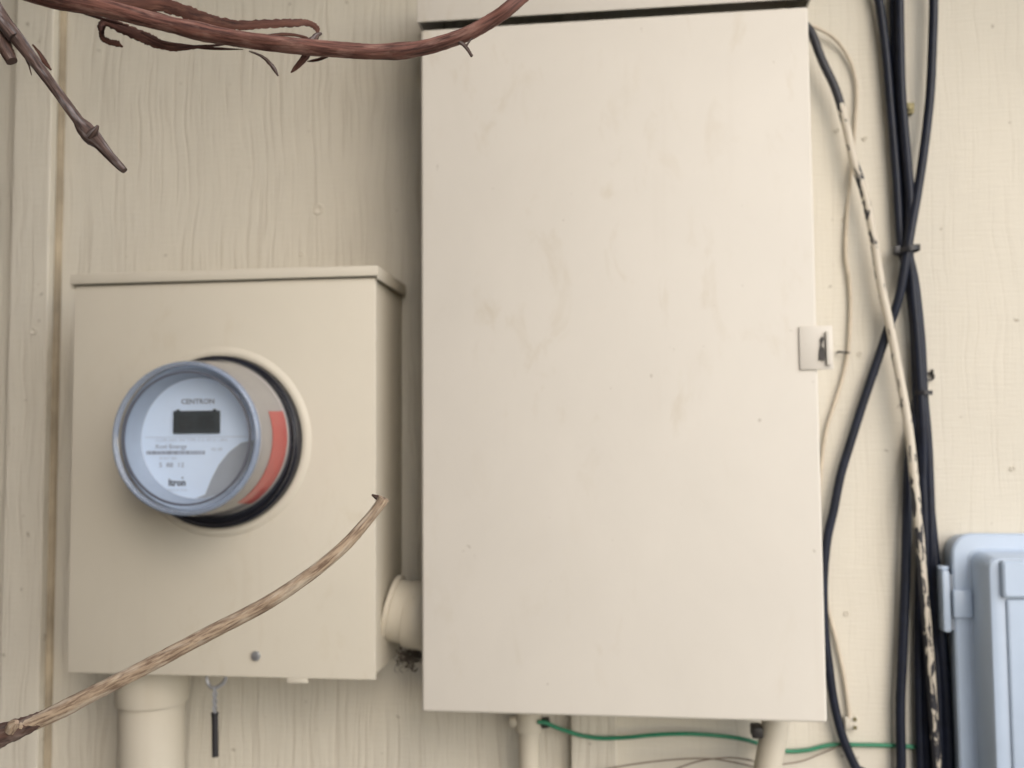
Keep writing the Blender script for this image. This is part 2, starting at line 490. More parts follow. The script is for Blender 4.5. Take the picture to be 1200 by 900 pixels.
CURVES = {
 'cable_a': [(0.2894, -0.0120, 1.9736), (0.2924, -0.0120, 1.9484), (0.2981, -0.0120, 1.8883), (0.3010, -0.0120, 1.8318), (0.3050, -0.0120, 1.7502), (0.3067, -0.0120, 1.6851), (0.3081, -0.0140, 1.6595), (0.3135, -0.0140, 1.6285), (0.3187, -0.0120, 1.5732), (0.3191, -0.0120, 1.5000), (0.3218, -0.0120, 1.4434), (0.3232, -0.0120, 1.3750), (0.3221, -0.0120, 1.2850), (0.3200, -0.0120, 1.1932), (0.3177, -0.0120, 1.0662)],
 'cable_b': [(0.3099, -0.0090, 1.9737), (0.3091, -0.0090, 1.9487), (0.3091, -0.0090, 1.8889), (0.3102, -0.0090, 1.8324), (0.3136, -0.0090, 1.7634), (0.3157, -0.0090, 1.7116), (0.3151, -0.0120, 1.6596), (0.3211, -0.0120, 1.6210), (0.3255, -0.0120, 1.5568), (0.3263, -0.0120, 1.4999), (0.3290, -0.0120, 1.4433), (0.3295, -0.0120, 1.3750), (0.3295, -0.0120, 1.2943), (0.3310, -0.0120, 1.2025), (0.3309, -0.0120, 1.0667)],
 'cable_d': [(0.3138, -0.0180, 1.9689), (0.3130, -0.0180, 1.9442), (0.3121, -0.0180, 1.8850), (0.3122, -0.0180, 1.8290), (0.3156, -0.0180, 1.7607), (0.3176, -0.0180, 1.7093), (0.3136, -0.0200, 1.6581), (0.3169, -0.0170, 1.6203), (0.3204, -0.0170, 1.5564), (0.3224, -0.0170, 1.4809), (0.3236, -0.0130, 1.4246), (0.3203, -0.0100, 1.3497), (0.3146, -0.0100, 1.2569), (0.3117, -0.0100, 1.1651), (0.3112, -0.0100, 1.0652)],
 'cable_c': [(0.3491, -0.0200, 1.9655), (0.3492, -0.0200, 1.9408), (0.3469, -0.0200, 1.8987), (0.3420, -0.0200, 1.8336), (0.3337, -0.0200, 1.7728), (0.3247, -0.0200, 1.7211), (0.3177, -0.0220, 1.6891), (0.3096, -0.0240, 1.6507), (0.3011, -0.0200, 1.6040), (0.2895, -0.0150, 1.5697), (0.2781, -0.0130, 1.5357), (0.2634, -0.0120, 1.4941), (0.2474, -0.0120, 1.4467), (0.2353, -0.0120, 1.4089), (0.2269, -0.0120, 1.3711), (0.2187, -0.0120, 1.3372), (0.2138, -0.0120, 1.2931), (0.2134, -0.0120, 1.2418), (0.2169, -0.0120, 1.2011), (0.2213, -0.0120, 1.1615), (0.2293, -0.0120, 1.1250), (0.2419, -0.0120, 1.0925), (0.2572, -0.0120, 1.0640)],
 'cable_e': [(0.3200, -0.0080, 1.4907), (0.3144, -0.0080, 1.4576), (0.3094, -0.0090, 1.4246), (0.3057, -0.0110, 1.3805), (0.3027, -0.0130, 1.3313), (0.2990, -0.0130, 1.2720), (0.2943, -0.0130, 1.2066), (0.2910, -0.0130, 1.1571), (0.2900, -0.0130, 1.0963), (0.2891, -0.0130, 1.0655)],
 'cable_f': [(0.3224, -0.0070, 1.5574), (0.3257, -0.0070, 1.4906), (0.3290, -0.0070, 1.4244), (0.3311, -0.0090, 1.3683), (0.3325, -0.0130, 1.3130), (0.3342, -0.0150, 1.2489), (0.3383, -0.0120, 1.1845), (0.3397, -0.0120, 1.1210), (0.3388, -0.0120, 1.0670)],
 'painted': [(0.1961, -0.0450, 1.9175), (0.2063, -0.0340, 1.9139), (0.2147, -0.0280, 1.9052), (0.2250, -0.0240, 1.8777), (0.2403, -0.0220, 1.8411), (0.2503, -0.0220, 1.7984), (0.2567, -0.0220, 1.7621), (0.2676, -0.0220, 1.7228), (0.2761, -0.0220, 1.6714), (0.2827, -0.0220, 1.6166), (0.2900, -0.0240, 1.5724), (0.2967, -0.0240, 1.5279), (0.3021, -0.0260, 1.4874), (0.3064, -0.0280, 1.4435), (0.3094, -0.0300, 1.3882), (0.3123, -0.0300, 1.3396), (0.3142, -0.0300, 1.2904), (0.3176, -0.0280, 1.2421), (0.3202, -0.0260, 1.1939), (0.3214, -0.0260, 1.1517), (0.3233, -0.0260, 1.1017), (0.3249, -0.0260, 1.0715)],
 'thin_wire': [(0.1988, -0.0300, 1.9202), (0.2128, -0.0200, 1.9198), (0.2256, -0.0120, 1.9186), (0.2432, -0.0080, 1.9082), (0.2564, -0.0060, 1.8902), (0.2645, -0.0050, 1.8682), (0.2667, -0.0050, 1.8431), (0.2636, -0.0050, 1.8035), (0.2609, -0.0050, 1.7739), (0.2573, -0.0050, 1.7444), (0.2524, -0.0050, 1.7052), (0.2493, -0.0050, 1.6593), (0.2523, -0.0050, 1.6318), (0.2533, -0.0050, 1.6026), (0.2516, -0.0050, 1.5736), (0.2490, -0.0050, 1.5475), (0.2416, -0.0050, 1.5158), (0.2315, -0.0050, 1.4852), (0.2224, -0.0050, 1.4565), (0.2167, -0.0050, 1.4201), (0.2126, -0.0050, 1.3678), (0.2139, -0.0050, 1.3110), (0.2190, -0.0050, 1.2630), (0.2272, -0.0050, 1.2257), (0.2344, -0.0050, 1.1868), (0.2380, -0.0050, 1.1535), (0.2386, -0.0050, 1.1416)],
 'green_wire': [(-0.1018, -0.0520, 1.1420), (-0.0926, -0.0500, 1.1408), (-0.0855, -0.0460, 1.1361), (-0.0730, -0.0360, 1.1289), (-0.0547, -0.0260, 1.1208), (-0.0329, -0.0250, 1.1183), (-0.0046, -0.0250, 1.1201), (0.0283, -0.0250, 1.1239), (0.0609, -0.0250, 1.1258), (0.0935, -0.0220, 1.1240), (0.1215, -0.0180, 1.1199), (0.1451, -0.0120, 1.1123), (0.1688, -0.0060, 1.1047), (0.1929, -0.0050, 1.1060), (0.2180, -0.0040, 1.1120), (0.2516, -0.0040, 1.1131), (0.2930, -0.0040, 1.1134), (0.3091, -0.0040, 1.1121), (0.3277, -0.0040, 1.1091)],
 'loose_wire': [(-0.0474, -0.0300, 1.0824), (-0.0003, -0.0300, 1.0923), (0.0465, -0.0250, 1.0977), (0.0835, -0.0250, 1.0998), (0.1092, -0.0250, 1.0970), (0.1298, -0.0200, 1.0914), (0.1479, -0.0200, 1.0856)],
 'loose_wire2': [(0.0368, -0.0300, 1.0843), (0.0693, -0.0300, 1.0973), (0.1017, -0.0280, 1.1023), (0.1252, -0.0220, 1.0993), (0.1487, -0.0160, 1.0925), (0.1817, -0.0100, 1.0944), (0.2051, -0.0080, 1.1028), (0.2282, -0.0070, 1.1124)],
 'cane_low': [(-0.6904, -0.5000, 1.1597), (-0.4892, -0.5500, 1.2216), (-0.4029, -0.5800, 1.2622), (-0.3656, -0.5800, 1.2800), (-0.3365, -0.5800, 1.2921), (-0.3078, -0.5800, 1.3064), (-0.2768, -0.5800, 1.3216), (-0.2410, -0.5800, 1.3401), (-0.2057, -0.5800, 1.3584), (-0.1807, -0.5800, 1.3745), (-0.1609, -0.5800, 1.3899), (-0.1470, -0.5800, 1.4043), (-0.1387, -0.5800, 1.4143), (-0.1362, -0.5800, 1.4182)],
 'cane_top': [(-0.7282, -0.4200, 1.9093), (-0.5365, -0.4600, 1.8265), (-0.4099, -0.5000, 1.7672), (-0.3585, -0.5000, 1.7534), (-0.3144, -0.5000, 1.7396), (-0.2711, -0.5000, 1.7279), (-0.2286, -0.5000, 1.7194), (-0.1927, -0.5000, 1.7138), (-0.1633, -0.5000, 1.7103), (-0.1342, -0.5000, 1.7109), (-0.1053, -0.5000, 1.7179), (-0.0853, -0.5000, 1.7271), (-0.0682, -0.5000, 1.7387), (-0.0382, -0.4800, 1.7771), (0.0090, -0.4500, 1.8518)],
 'cane_left': [(-0.5674, -0.5000, 1.8945), (-0.4446, -0.5400, 1.7806), (-0.3991, -0.5500, 1.7264), (-0.3868, -0.5500, 1.7115), (-0.3716, -0.5500, 1.6920), (-0.3565, -0.5500, 1.6722), (-0.3433, -0.5500, 1.6549), (-0.3362, -0.5500, 1.6463), (-0.3297, -0.5500, 1.6405), (-0.3209, -0.5500, 1.6307), (-0.3116, -0.5500, 1.6216)],
 'stub_left': [(-0.3977, -0.5500, 1.7161), (-0.3950, -0.5500, 1.7063), (-0.3919, -0.5500, 1.6999), (-0.3900, -0.5500, 1.6964)],
 'thinshoot_left': [(-0.4066, -0.5500, 1.7382), (-0.3976, -0.5520, 1.7242), (-0.3913, -0.5540, 1.7162), (-0.3871, -0.5530, 1.7108)],
 'strip_a': [(-0.3716, -0.4870, 1.7684), (-0.3498, -0.4820, 1.7650), (-0.3240, -0.4820, 1.7614), (-0.3064, -0.4850, 1.7545), (-0.2865, -0.4870, 1.7462), (-0.2672, -0.4880, 1.7409), (-0.2456, -0.4880, 1.7401), (-0.2275, -0.4870, 1.7401), (-0.2159, -0.4850, 1.7402), (-0.2092, -0.4850, 1.7362), (-0.2079, -0.4870, 1.7298)],
 'strip_b': [(-0.3678, -0.4860, 1.7436), (-0.3691, -0.4840, 1.7484), (-0.3645, -0.4830, 1.7510), (-0.3489, -0.4830, 1.7438), (-0.3359, -0.4830, 1.7380), (-0.3252, -0.4850, 1.7322), (-0.3114, -0.4870, 1.7274), (-0.2947, -0.4890, 1.7262), (-0.2720, -0.4910, 1.7259)],
 'strip_c': [(-0.3683, -0.4810, 1.7509), (-0.3719, -0.4780, 1.7462), (-0.3705, -0.4780, 1.7417), (-0.3647, -0.4800, 1.7379), (-0.3583, -0.4820, 1.7355), (-0.3514, -0.4850, 1.7313)],
 'fibre_a': [(-0.4015, -0.4930, 1.7637), (-0.3844, -0.4890, 1.7583), (-0.3643, -0.4900, 1.7503), (-0.3438, -0.4920, 1.7426)],
 'fibre_b': [(-0.3775, -0.4900, 1.7648), (-0.3539, -0.4860, 1.7596), (-0.3239, -0.4880, 1.7524), (-0.2965, -0.4920, 1.7403)],
 'fibre_c': [(-0.3353, -0.4900, 1.7387), (-0.3178, -0.4870, 1.7315), (-0.2884, -0.4890, 1.7252), (-0.2583, -0.4940, 1.7202)],
 'fibre_d': [(-0.1976, -0.4940, 1.7118), (-0.2064, -0.4910, 1.7112), (-0.2137, -0.4910, 1.7104)],
 'fibre_e': [(-0.2500, -0.4920, 1.7289), (-0.2332, -0.4880, 1.7321), (-0.2175, -0.4890, 1.7289), (-0.2082, -0.4930, 1.7224)],
 'tendril_a': [(-0.2515, -0.5000, 1.7160), (-0.2448, -0.5000, 1.7133), (-0.2387, -0.5000, 1.7088), (-0.2344, -0.5000, 1.7038), (-0.2308, -0.5000, 1.6977)],
 'thorn': [(-0.2092, -0.4970, 1.7172), (-0.2150, -0.4940, 1.7111), (-0.2203, -0.4910, 1.7078), (-0.2259, -0.4890, 1.7041)],
 'thorn_up': [(-0.2081, -0.4970, 1.7207), (-0.2058, -0.4950, 1.7262), (-0.2025, -0.4940, 1.7282)],
 'tendril_b': [(-0.1088, -0.5000, 1.7146), (-0.1042, -0.5000, 1.7126), (-0.1008, -0.5000, 1.7084), (-0.0980, -0.5000, 1.7036)],
 'tendril_b2': [(-0.1025, -0.5000, 1.7096), (-0.0985, -0.5000, 1.7152), (-0.0939, -0.5000, 1.7207), (-0.0893, -0.5000, 1.7250)],
 'bud_tip': [(-0.1367, -0.5800, 1.4163), (-0.1397, -0.5780, 1.4180), (-0.1420, -0.5770, 1.4189), (-0.1442, -0.5760, 1.4198)],
 'sliver': [(-0.3880, -0.5500, 1.7115), (-0.3838, -0.5490, 1.7044), (-0.3801, -0.5480, 1.6956), (-0.3775, -0.5480, 1.6875)],
 'sliver2': [(-0.3795, -0.5450, 1.7092), (-0.3773, -0.5410, 1.7051), (-0.3730, -0.5410, 1.6986), (-0.3660, -0.5450, 1.6915)],
 'bare_low': [(-0.4892, -0.5500, 1.2216), (-0.4029, -0.5800, 1.2622), (-0.3656, -0.5800, 1.2800), (-0.3507, -0.5800, 1.2858), (-0.3381, -0.5800, 1.2915)],
 'low_knob': [(-0.3558, -0.5850, 1.2852), (-0.3524, -0.5870, 1.2893), (-0.3489, -0.5890, 1.2914)],
 'left_bud': [(-0.3332, -0.5530, 1.6435), (-0.3280, -0.5560, 1.6467), (-0.3264, -0.5560, 1.6493)],
}

C = CURVES

# ------------------------------------------------------------------ setting
g = bmesh.new()
bmesh.ops.create_grid(g, x_segments=40, y_segments=40, size=60)
for v in g.verts:
    v.co.z += random.uniform(-0.01, 0.01)
tag(obj('ground', g, M['soil']), kind='structure')

wall = thing('house_wall', (0, 0.06, 0), 'cream painted wood-grain siding wall with vertical battens behind the meter boxes', 'wall')
edges = [-3.2, -1.35, -0.737, -0.042, 0.652, 1.347, 3.4]
for a, b in zip(edges, edges[1:]):
    obj('siding_panel', box(a + 0.002, b - 0.002, 0.0, 0.012, 0.02, 2.75), M['siding_smooth' if a > -0.1 else 'siding'], wall)
obj('sheathing', box(-3.2, 3.4, 0.0125, 0.12, 0.0, 2.74), M['batten'], wall)
for bx in edges[1:-1]:
    x0, x1 = bx - 0.0255, bx + 0.0255
    obj('batten', box(x0, x1, -0.0185, -0.0005, 0.02, 2.74, 0.0018, 2), M['batten'], wall)
# bead of old caulk down the right of the batten beside the meter box
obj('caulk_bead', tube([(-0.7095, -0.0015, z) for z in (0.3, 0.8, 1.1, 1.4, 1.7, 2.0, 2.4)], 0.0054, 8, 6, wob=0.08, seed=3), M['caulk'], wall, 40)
def nail(x, y, z, r=0.006):
    b = lathe([(0, y - 0.0004), (r * .45, y - 0.0004), (r * .62, y - 0.0014), (r * .85, y - 0.0014), (r, y + 0.001)], x, z, 18)
    return obj('nail_head', b, M['siding'], wall, 40)
for x, y, z, r in ((-0.3708, 0, 1.7347, 0.0075), (-0.7285, -0.0185, 1.5902, 0.005), (-0.392, 0, 1.68, 0.003), (0.421, 0, 1.415, 0.003), (0.455, 0, 1.41, 0.003),
                   (0.2445, 0, 1.803, 0.003), (0.275, 0, 1.792, 0.003), (0.250, 0, 1.700, 0.0035), (0.262, 0, 1.545, 0.003), (0.240, 0, 1.255, 0.003), (-0.045, -0.0185, 1.118, 0.004)):
    nail(x, y, z, r)

# added unseen eave, wing and opposite house: light blockers darkening wall top and left
obj('added_soffit', box(-3.2, 3.4, -0.54, 0.0, 2.42, 2.45), M['siding'], wall)
obj('added_fascia', box(-3.2, 3.4, -0.565, -0.5405, 2.40, 2.60, 0.002), M['siding'], wall)
wing = thing('added_wing_blocker', (-0.9, -1.5, 0), 'added unseen dark brown board-clad wing, blocks light left of the meter wall', 'light blocker')
fy = -0.03
while fy > -2.2:
    w = 0.195
    obj('board', box(-0.885, -0.862 + random.uniform(-0.002, 0.002), fy - w, fy, 0.03, 4.6, 0.002), M['blocker_boards'], wing)
    fy -= w + 0.006
obj('wall_core', box(-4.2, -0.8855, -2.2, -0.03, 0.0, 4.58), M['blocker_boards'], wing)
obj('roof', prism([(-4.5, 4.62), (-0.80, 4.62), (-0.80, 4.70), (-2.6, 5.7), (-4.5, 4.70)], -2.24, -0.03), M['dark_steel'], wing)
nh = thing('added_house_blocker', (-2.0, -2.5, 0), 'added unseen dark brown lap-sided house, blocks light across the side yard', 'light blocker')
nz = 0.0
while nz < 3.7:
    obj('lap_board', prism([(-5.0, nz), (0.25, nz), (0.25, nz + 0.225), (-5.0, nz + 0.225)], -2.53 , -2.50 - random.uniform(0, 0.003)), M['blocker_boards'], nh)
    nz += 0.228
obj('wall_core', box(-5.0, 0.25, -5.8, -2.535, 0.0, 3.9), M['blocker_boards'], nh)
obj('roof', loft([[(-5.3, -2.25, 3.92), (-5.3, -4.15, 5.3), (-5.3, -6.1, 3.92)], [(0.55, -2.25, 3.92), (0.55, -4.15, 5.3), (0.55, -6.1, 3.92)]]), M['dark_steel'], nh)

# ------------------------------------------------------------------ meter box
MX0, MX1, MZ0, MZ1, MD = -0.6081, -0.2637, 1.2015, 1.6281, 0.1271
MC = (-0.4365, 1.4515)
mb = thing('meter_box', ((MX0 + MX1) / 2, 0, MZ0), 'squat beige steel box holding the round electric meter, left of the tall cabinet', 'meter box')
obj('housing', box(MX0 + 0.003, MX1 - 0.002, -MD + 0.006, -0.0005, MZ0 + 0.003, MZ1, 0.0025), M['mbox'], mb, 35)
obj('front_cover', box(MX0, MX1, -MD, -MD + 0.0055, MZ0, MZ1 - 0.0025, 0.0022), M['mbox'], mb, 35)
cap = bmesh.new()   # folded rain lip over the top
box(MX0 - 0.003, MX1 + 0.003, -MD - 0.004, -0.0006, MZ1 + 0.0008, MZ1 + 0.0098, 0.0014, 2, cap)
box(MX0 - 0.003, MX1 + 0.003, -MD - 0.0042, -MD - 0.0018, MZ1 - 0.0015, MZ1 + 0.0080, 0.0009, 2, cap)
box(MX1 + 0.0012, MX1 + 0.0032, -MD - 0.003, -0.0008, MZ1 - 0.0050, MZ1 + 0.0080, 0.0008, 2, cap)
box(MX0 - 0.0032, MX0 - 0.0012, -MD - 0.003, -0.0008, MZ1 - 0.0050, MZ1 + 0.0080, 0.0008, 2, cap)
obj('rain_lip', cap, M['mbox'], mb, 35)
obj('embossed_collar', lathe([(0.0930, -MD - 0.0024), (0.0960, -MD - 0.0034), (0.0985, -MD - 0.0030), (0.1010, -MD - 0.0012), (0.1040, -MD + 0.001), (0.0930, -MD + 0.001)], *MC, 72, closed=True), M['mbox'], mb, 40)
sc = cyl((-0.3934, -MD + 0.001, 1.2245), (-0.3934, -MD - 0.0028, 1.2245), 0.0052, 20, 0.0012)
obj('cover_screw', sc, M['steel'], mb, 40)
obj('latch_tab', box(-0.3605, -0.3375, -MD + 0.001, -MD + 0.004, MZ0 - 0.005, MZ0 + 0.004, 0.001), M['mbox'], mb, 35)

# seal hanging under it
se = thing('wire_seal', (-0.4452, -0.112, 1.118), 'thin black sleeved utility seal hanging on grey wire under the meter box', 'seal')
hs = bmesh.new()
merge(hs, tube([(-0.4545, -0.112, 1.2035), (-0.4545, -0.112, 1.1935), (-0.4505, -0.113, 1.1875), (-0.4452, -0.1135, 1.1862), (-0.4400, -0.113, 1.1885), (-0.4345, -0.112, 1.1935), (-0.433, -0.112, 1.2035)], 0.0021, 8, 5))
obj('hasp_loop', hs, M['zinc'], se, 40)
tw = bmesh.new()
for s in (0, math.pi):
    merge(tw, tube([(-0.4450 + 0.0016 * math.cos(s + i * 1.1), -0.1135 + 0.0016 * math.sin(s + i * 1.1), 1.1880 - i * 0.0026) for i in range(12)], 0.0013, 7, 3))
obj('twisted_wire', tw, M['zinc'], se, 40)
obj('sleeve', tube([(-0.4449, -0.1135, 1.1600), (-0.4447, -0.1133, 1.150), (-0.4444, -0.113, 1.132), (-0.4442, -0.1128, 1.1135)], [(0, 0.0042), (0.06, 0.0036), (1, 0.0034)], 12, 4), M['seal_black'], se, 40)

# ------------------------------------------------------------------ electric meter
me = thing('electric_meter', (MC[0], -MD, MC[1]), 'round glass-covered electric meter with small grey display and red side label', 'electric meter')
cx, cz = MC
obj('base_ring', lathe([(0.060, -MD - 0.001), (0.0925, -MD - 0.001), (0.0925, -MD - 0.009), (0.0915, -MD - 0.0110), (0.088, -MD - 0.0122), (0.0825, -MD - 0.0125), (0.0815, -MD - 0.011), (0.060, -MD - 0.010)], cx, cz, 96, closed=True), M['black_ring'], me, 35)
obj('retaining_band', lathe([(0.0862, -MD - 0.0122), (0.0872, -MD - 0.0150), (0.0885, -MD - 0.0148), (0.0892, -MD - 0.0118)], cx, cz, 96, closed=True), M['ring_metal'], me, 50)
gz = cz + 0.0035
GF = -0.200
obj('glass_cover', lathe([(0.0855, -MD - 0.0125), (0.0838, -MD - 0.0155), (0.0815, -0.160), (0.0790, -0.188), (0.0772, -0.2030), (0.0765, -0.2040)], cx, gz, 96), M['glass_hazy'], me, 60)
obj('cover_rim', lathe([(0.0765, -0.2030), (0.0772, -0.2055), (0.0768, -0.2088), (0.0752, -0.2108), (0.0732, -0.2106), (0.0718, -0.2085), (0.0715, -0.2060), (0.0735, -0.2035)], cx, gz, 96, closed=True), M['rim'], me, 60)
obj('front_glass', lathe([(0.0718, -0.2085), (0.0690, -0.2070), (0.05, -0.2066), (0.0, -0.2066)], cx, gz, 96), M['glass'], me, 60)
obj('inner_housing', lathe([(0.0, -MD - 0.0115), (0.0825, -MD - 0.0115), (0.0820, -MD - 0.0135), (0.0800, -MD - 0.0150), (0.0782, -0.160), (0.0752, -0.1960), (0.0740, -0.1970), (0.0735, -0.1775), (0.0, -0.1770)], cx, gz, 96), M['inner'], me, 40)
obj('bezel', lathe([(0.0733, -0.1975), (0.0715, -0.1980), (0.0640, -0.1800), (0.0622, -0.1785), (0.0622, -0.1775), (0.0733, -0.1775)], cx, gz, 96, closed=True), M['bezel'], me, 40)
obj('red_label', lathe([(0.0816, -MD - 0.0165), (0.0786, -0.1750), (0.0778, -0.1750), (0.0808, -MD - 0.0165)], cx, gz, 40, -58, 20, closed=True), M['red'], me, 40)
obj('rim_groove', lathe([(0.0672, -0.2068), (0.0655, -0.2072), (0.0650, -0.2050), (0.0672, -0.2045)], cx, gz, 96, closed=True), M['bezel_dark'], me, 60)
FX, FZ = cx, gz + 0.001
FY = -0.1786
def poly_disc(r, y, th, cxx, czz, n=96):
    return loft([[(cxx + r * math.cos(2 * math.pi * k / n), yy, czz + r * math.sin(2 * math.pi * k / n)) for k in range(n)] for yy in (y + th, y)])
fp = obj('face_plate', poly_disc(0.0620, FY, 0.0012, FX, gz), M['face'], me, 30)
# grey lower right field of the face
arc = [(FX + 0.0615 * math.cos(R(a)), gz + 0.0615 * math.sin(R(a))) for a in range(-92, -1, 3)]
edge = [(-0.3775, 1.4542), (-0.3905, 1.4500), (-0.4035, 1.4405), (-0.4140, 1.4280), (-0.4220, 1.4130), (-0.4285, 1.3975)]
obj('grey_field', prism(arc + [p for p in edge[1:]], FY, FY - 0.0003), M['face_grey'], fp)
lc = obj('display', box(-0.4632, -0.4128, FY - 0.0022, FY, 1.4598, 1.4832, 0.0007), M['lcd'], fp, 35)
lab = bmesh.new()
box(-0.4595, -0.4560, FY - 0.0024, FY - 0.0022, 1.4822, 1.4846, 0, 2, lab)
box(-0.4200, -0.4165, FY - 0.0024, FY - 0.0022, 1.4822, 1.4846, 0, 2, lab)
obj('display_clip', lab, M['lcd'], fp)['kind'] = 'stuff'
def seven(bm, x, z, w, h, on, y, t=0.0011):
    segs = {'a': (0, h, w, h), 'b': (w, h / 2, w, h), 'c': (w, 0, w, h / 2), 'd': (0, 0, w, 0), 'e': (0, 0, 0, h / 2), 'f': (0, h / 2, 0, h), 'g': (0, h / 2, w, h / 2)}
    for s in on:
        x0, z0, x1, z1 = segs[s]
        box(x + x0 - t / 2 + 0, x + x1 + t / 2, y - 0.0002, y, z + z0 - t / 2, z + z1 + t / 2, 0, 2, bm)
D7 = {'0': 'abcdef', '1': 'bc', '2': 'abged', '3': 'abgcd', '5': 'afgcd', '6': 'afgedc', '8': 'abcdefg'}
dg = bmesh.new()
for i, ch in enumerate('05106'):
    seven(dg, -0.4555 + i * 0.0078, 1.4655, 0.0048, 0.0112, D7[ch], FY - 0.0023)
obj('display_digits', dg, M['lcd_seg'], fp)

def lettering(txt, size, x, z, mat, y=FY - 0.0003, name='lettering', stretch=1.0, bold=0.0):
    cu = bpy.data.curves.new('txt', 'FONT')
    cu.body = txt
    cu.size = size
    cu.align_x = 'CENTER'
    cu.align_y = 'CENTER'
    cu.extrude = 0.00008
    cu.offset = bold
    cu.resolution_u = 2
    t = bpy.data.objects.new('txt', cu)
    COL.objects.link(t)
    bpy.context.view_layer.update()
    mesh = bpy.data.meshes.new_from_object(t.evaluated_get(bpy.context.evaluated_depsgraph_get()))
    bpy.data.objects.remove(t)
    bpy.data.curves.remove(cu)
    b = bmesh.new()
    b.from_mesh(mesh)
    bpy.data.meshes.remove(mesh)
    for v in b.verts:
        v.co = Vector((x + v.co.x * stretch, y - v.co.z, z + v.co.y))
    return obj(name, b, mat, fp)
lettering('CENTRON', 0.0072, -0.4375, 1.4925, M['print'], bold=0.0002, stretch=1.05)
lettering('CL200 240V 3W TYPE C1S 30TA 1.0Kh', 0.0042, -0.4440, 1.4530, M['print_light'], stretch=1.12)
lettering('Xcel Energy', 0.0062, -0.4660, 1.4465, M['print'], stretch=1.15)
lettering('24 817 365', 0.0042, -0.4690, 1.4345, M['print_light'])
lettering('5  88  12', 0.0066, -0.4650, 1.4275, M['print'], stretch=1.15)
lettering('Itron', 0.0098, -0.4588, 1.4095, M['print_dark'], bold=0.0003, stretch=0.95)
lettering('.', 0.016, -0.4530, 1.4185, M['print_dark'])
lettering('MADE IN U.S.A.', 0.0034, -0.4585, 1.4020, M['print_light'])
lettering('Hz 60', 0.0050, -0.4165, 1.4435, M['print_light'])
bc = bmesh.new()
x = -0.4925
while x < -0.4300:
    w = random.choice((0.0005, 0.0009, 0.0014))
    box(x, x + w, FY - 0.0004, FY - 0.0001, 1.4385, 1.4422, 0, 2, bc)
    x += w + random.choice((0.0004, 0.0006, 0.0009))
obj('barcode', bc, M['print'], fp)
obj('dividing_line', box(-0.4940, -0.3800, FY - 0.0003, FY - 0.0001, 1.4559, 1.4565), M['print_light'], fp)

# ------------------------------------------------------------------ tall cabinet
PX0, PX1, PZ0, PZ1, PD = -0.212, 0.189, 1.1744, 1.8879, 0.14
pn = thing('electrical_cabinet', ((PX0 + PX1) / 2, 0, PZ0), 'tall flat-doored beige steel electrical cabinet with small latch at its right edge', 'cabinet')
obj('housing', box(PX0 + 0.010, PX1 - 0.007, -PD + 0.024, -0.0005, PZ0 + 0.008, PZ1 - 0.012, 0.002), M['panel'], pn, 35)
door = obj('door', box(PX0, PX1, -PD, -PD + 0.020, PZ0, PZ1, 0.0032, 3), M['panel'], pn, 35)
hd = bmesh.new()   # folded sheet hood: hollow behind its front lip, so the slot over the door is dark
hx0, hx1, hz0, hz1 = PX0 - 0.003, PX1 + 0.003, PZ1 + 0.0072, PZ1 + 0.085
box(hx0, hx1, -PD - 0.0030, -PD - 0.0012, hz0, hz1, 0.0006, 2, hd)
box(hx0, hx0 + 0.0018, -PD - 0.0011, -0.0006, hz0, hz1, 0, 2, hd)
box(hx1 - 0.0018, hx1, -PD - 0.0011, -0.0006, hz0, hz1, 0, 2, hd)
box(hx0 - 0.0002, hx1 + 0.0002, -PD - 0.0030, -0.0006, hz1 + 0.0002, hz1 + 0.002, 0.0006, 2, hd)
obj('rain_hood', hd, M['panel'], pn, 35)
lt = obj('latch_plate', box(0.1712, 0.2035, -PD - 0.0022, -PD - 0.0001, 1.5180, 1.5612, 0.0008), M['panel'], door, 35)
obj('dark_slot_insert', prism([(0.1895, 1.5275), (0.1945, 1.5268), (0.1952, 1.5310), (0.1948, 1.5385), (0.1925, 1.5410), (0.1932, 1.5450), (0.1952, 1.5480), (0.1930, 1.5510), (0.1912, 1.5485), (0.1916, 1.5430), (0.1902, 1.5370)], -PD - 0.0021, -PD - 0.0040), M['dark_steel'], door)  # raised dark piece standing in for the shaded hollow of the slot
lb = bmesh.new()
box(0.1962, 0.2010, -PD - 0.0060, -PD - 0.002, 1.5220, 1.5560, 0.001, 2, lb)
obj('latch_guard', lb, M['panel'], door, 35)

# ------------------------------------------------------------------ conduits
cn = thing('conduit_nipple', (-0.23, -0.06, 1.2596), 'short fat beige pipe joining the meter box to the tall cabinet', 'conduit')
obj('pipe', cyl((MX1 - 0.001, -0.060, 1.2635), (PX0 + 0.0105, -0.060, 1.2520), 0.0345, 40), M['pipe'], cn, 40)
obj('locknut', cyl((MX1 - 0.0010, -0.060, 1.2635), (MX1 + 0.0045, -0.060, 1.2623), 0.0385, 40, 0.001), M['pipe'], cn, 40)
obj('bushing', cyl((MX1 + 0.019, -0.060, 1.2588), (PX0 + 0.010, -0.060, 1.2522), 0.0372, 40, 0.002), M['pipe'], cn, 40)

ct = bmesh.new()
rn = random.Random(21)
for k in range(110):
    p = Vector((-0.2425 + rn.gauss(0, 0.006), -0.060 + rn.gauss(0, 0.009), 1.2125 + rn.gauss(0, 0.0045)))
    q = [p]
    for j in range(3):
        q.append(q[-1] + Vector((rn.uniform(-.006, .006), rn.uniform(-.005, .005), rn.uniform(-.006, .005))))
    merge(ct, tube(q, rn.uniform(0.0002, 0.0007), 5, 3))
tag(obj('cobweb_clump', ct, M['debris'], None, 60, (-0.2425, -0.066, 1.205)), 'dark tangle of cobweb and dry debris under the short joining pipe', 'debris', None, 'stuff')

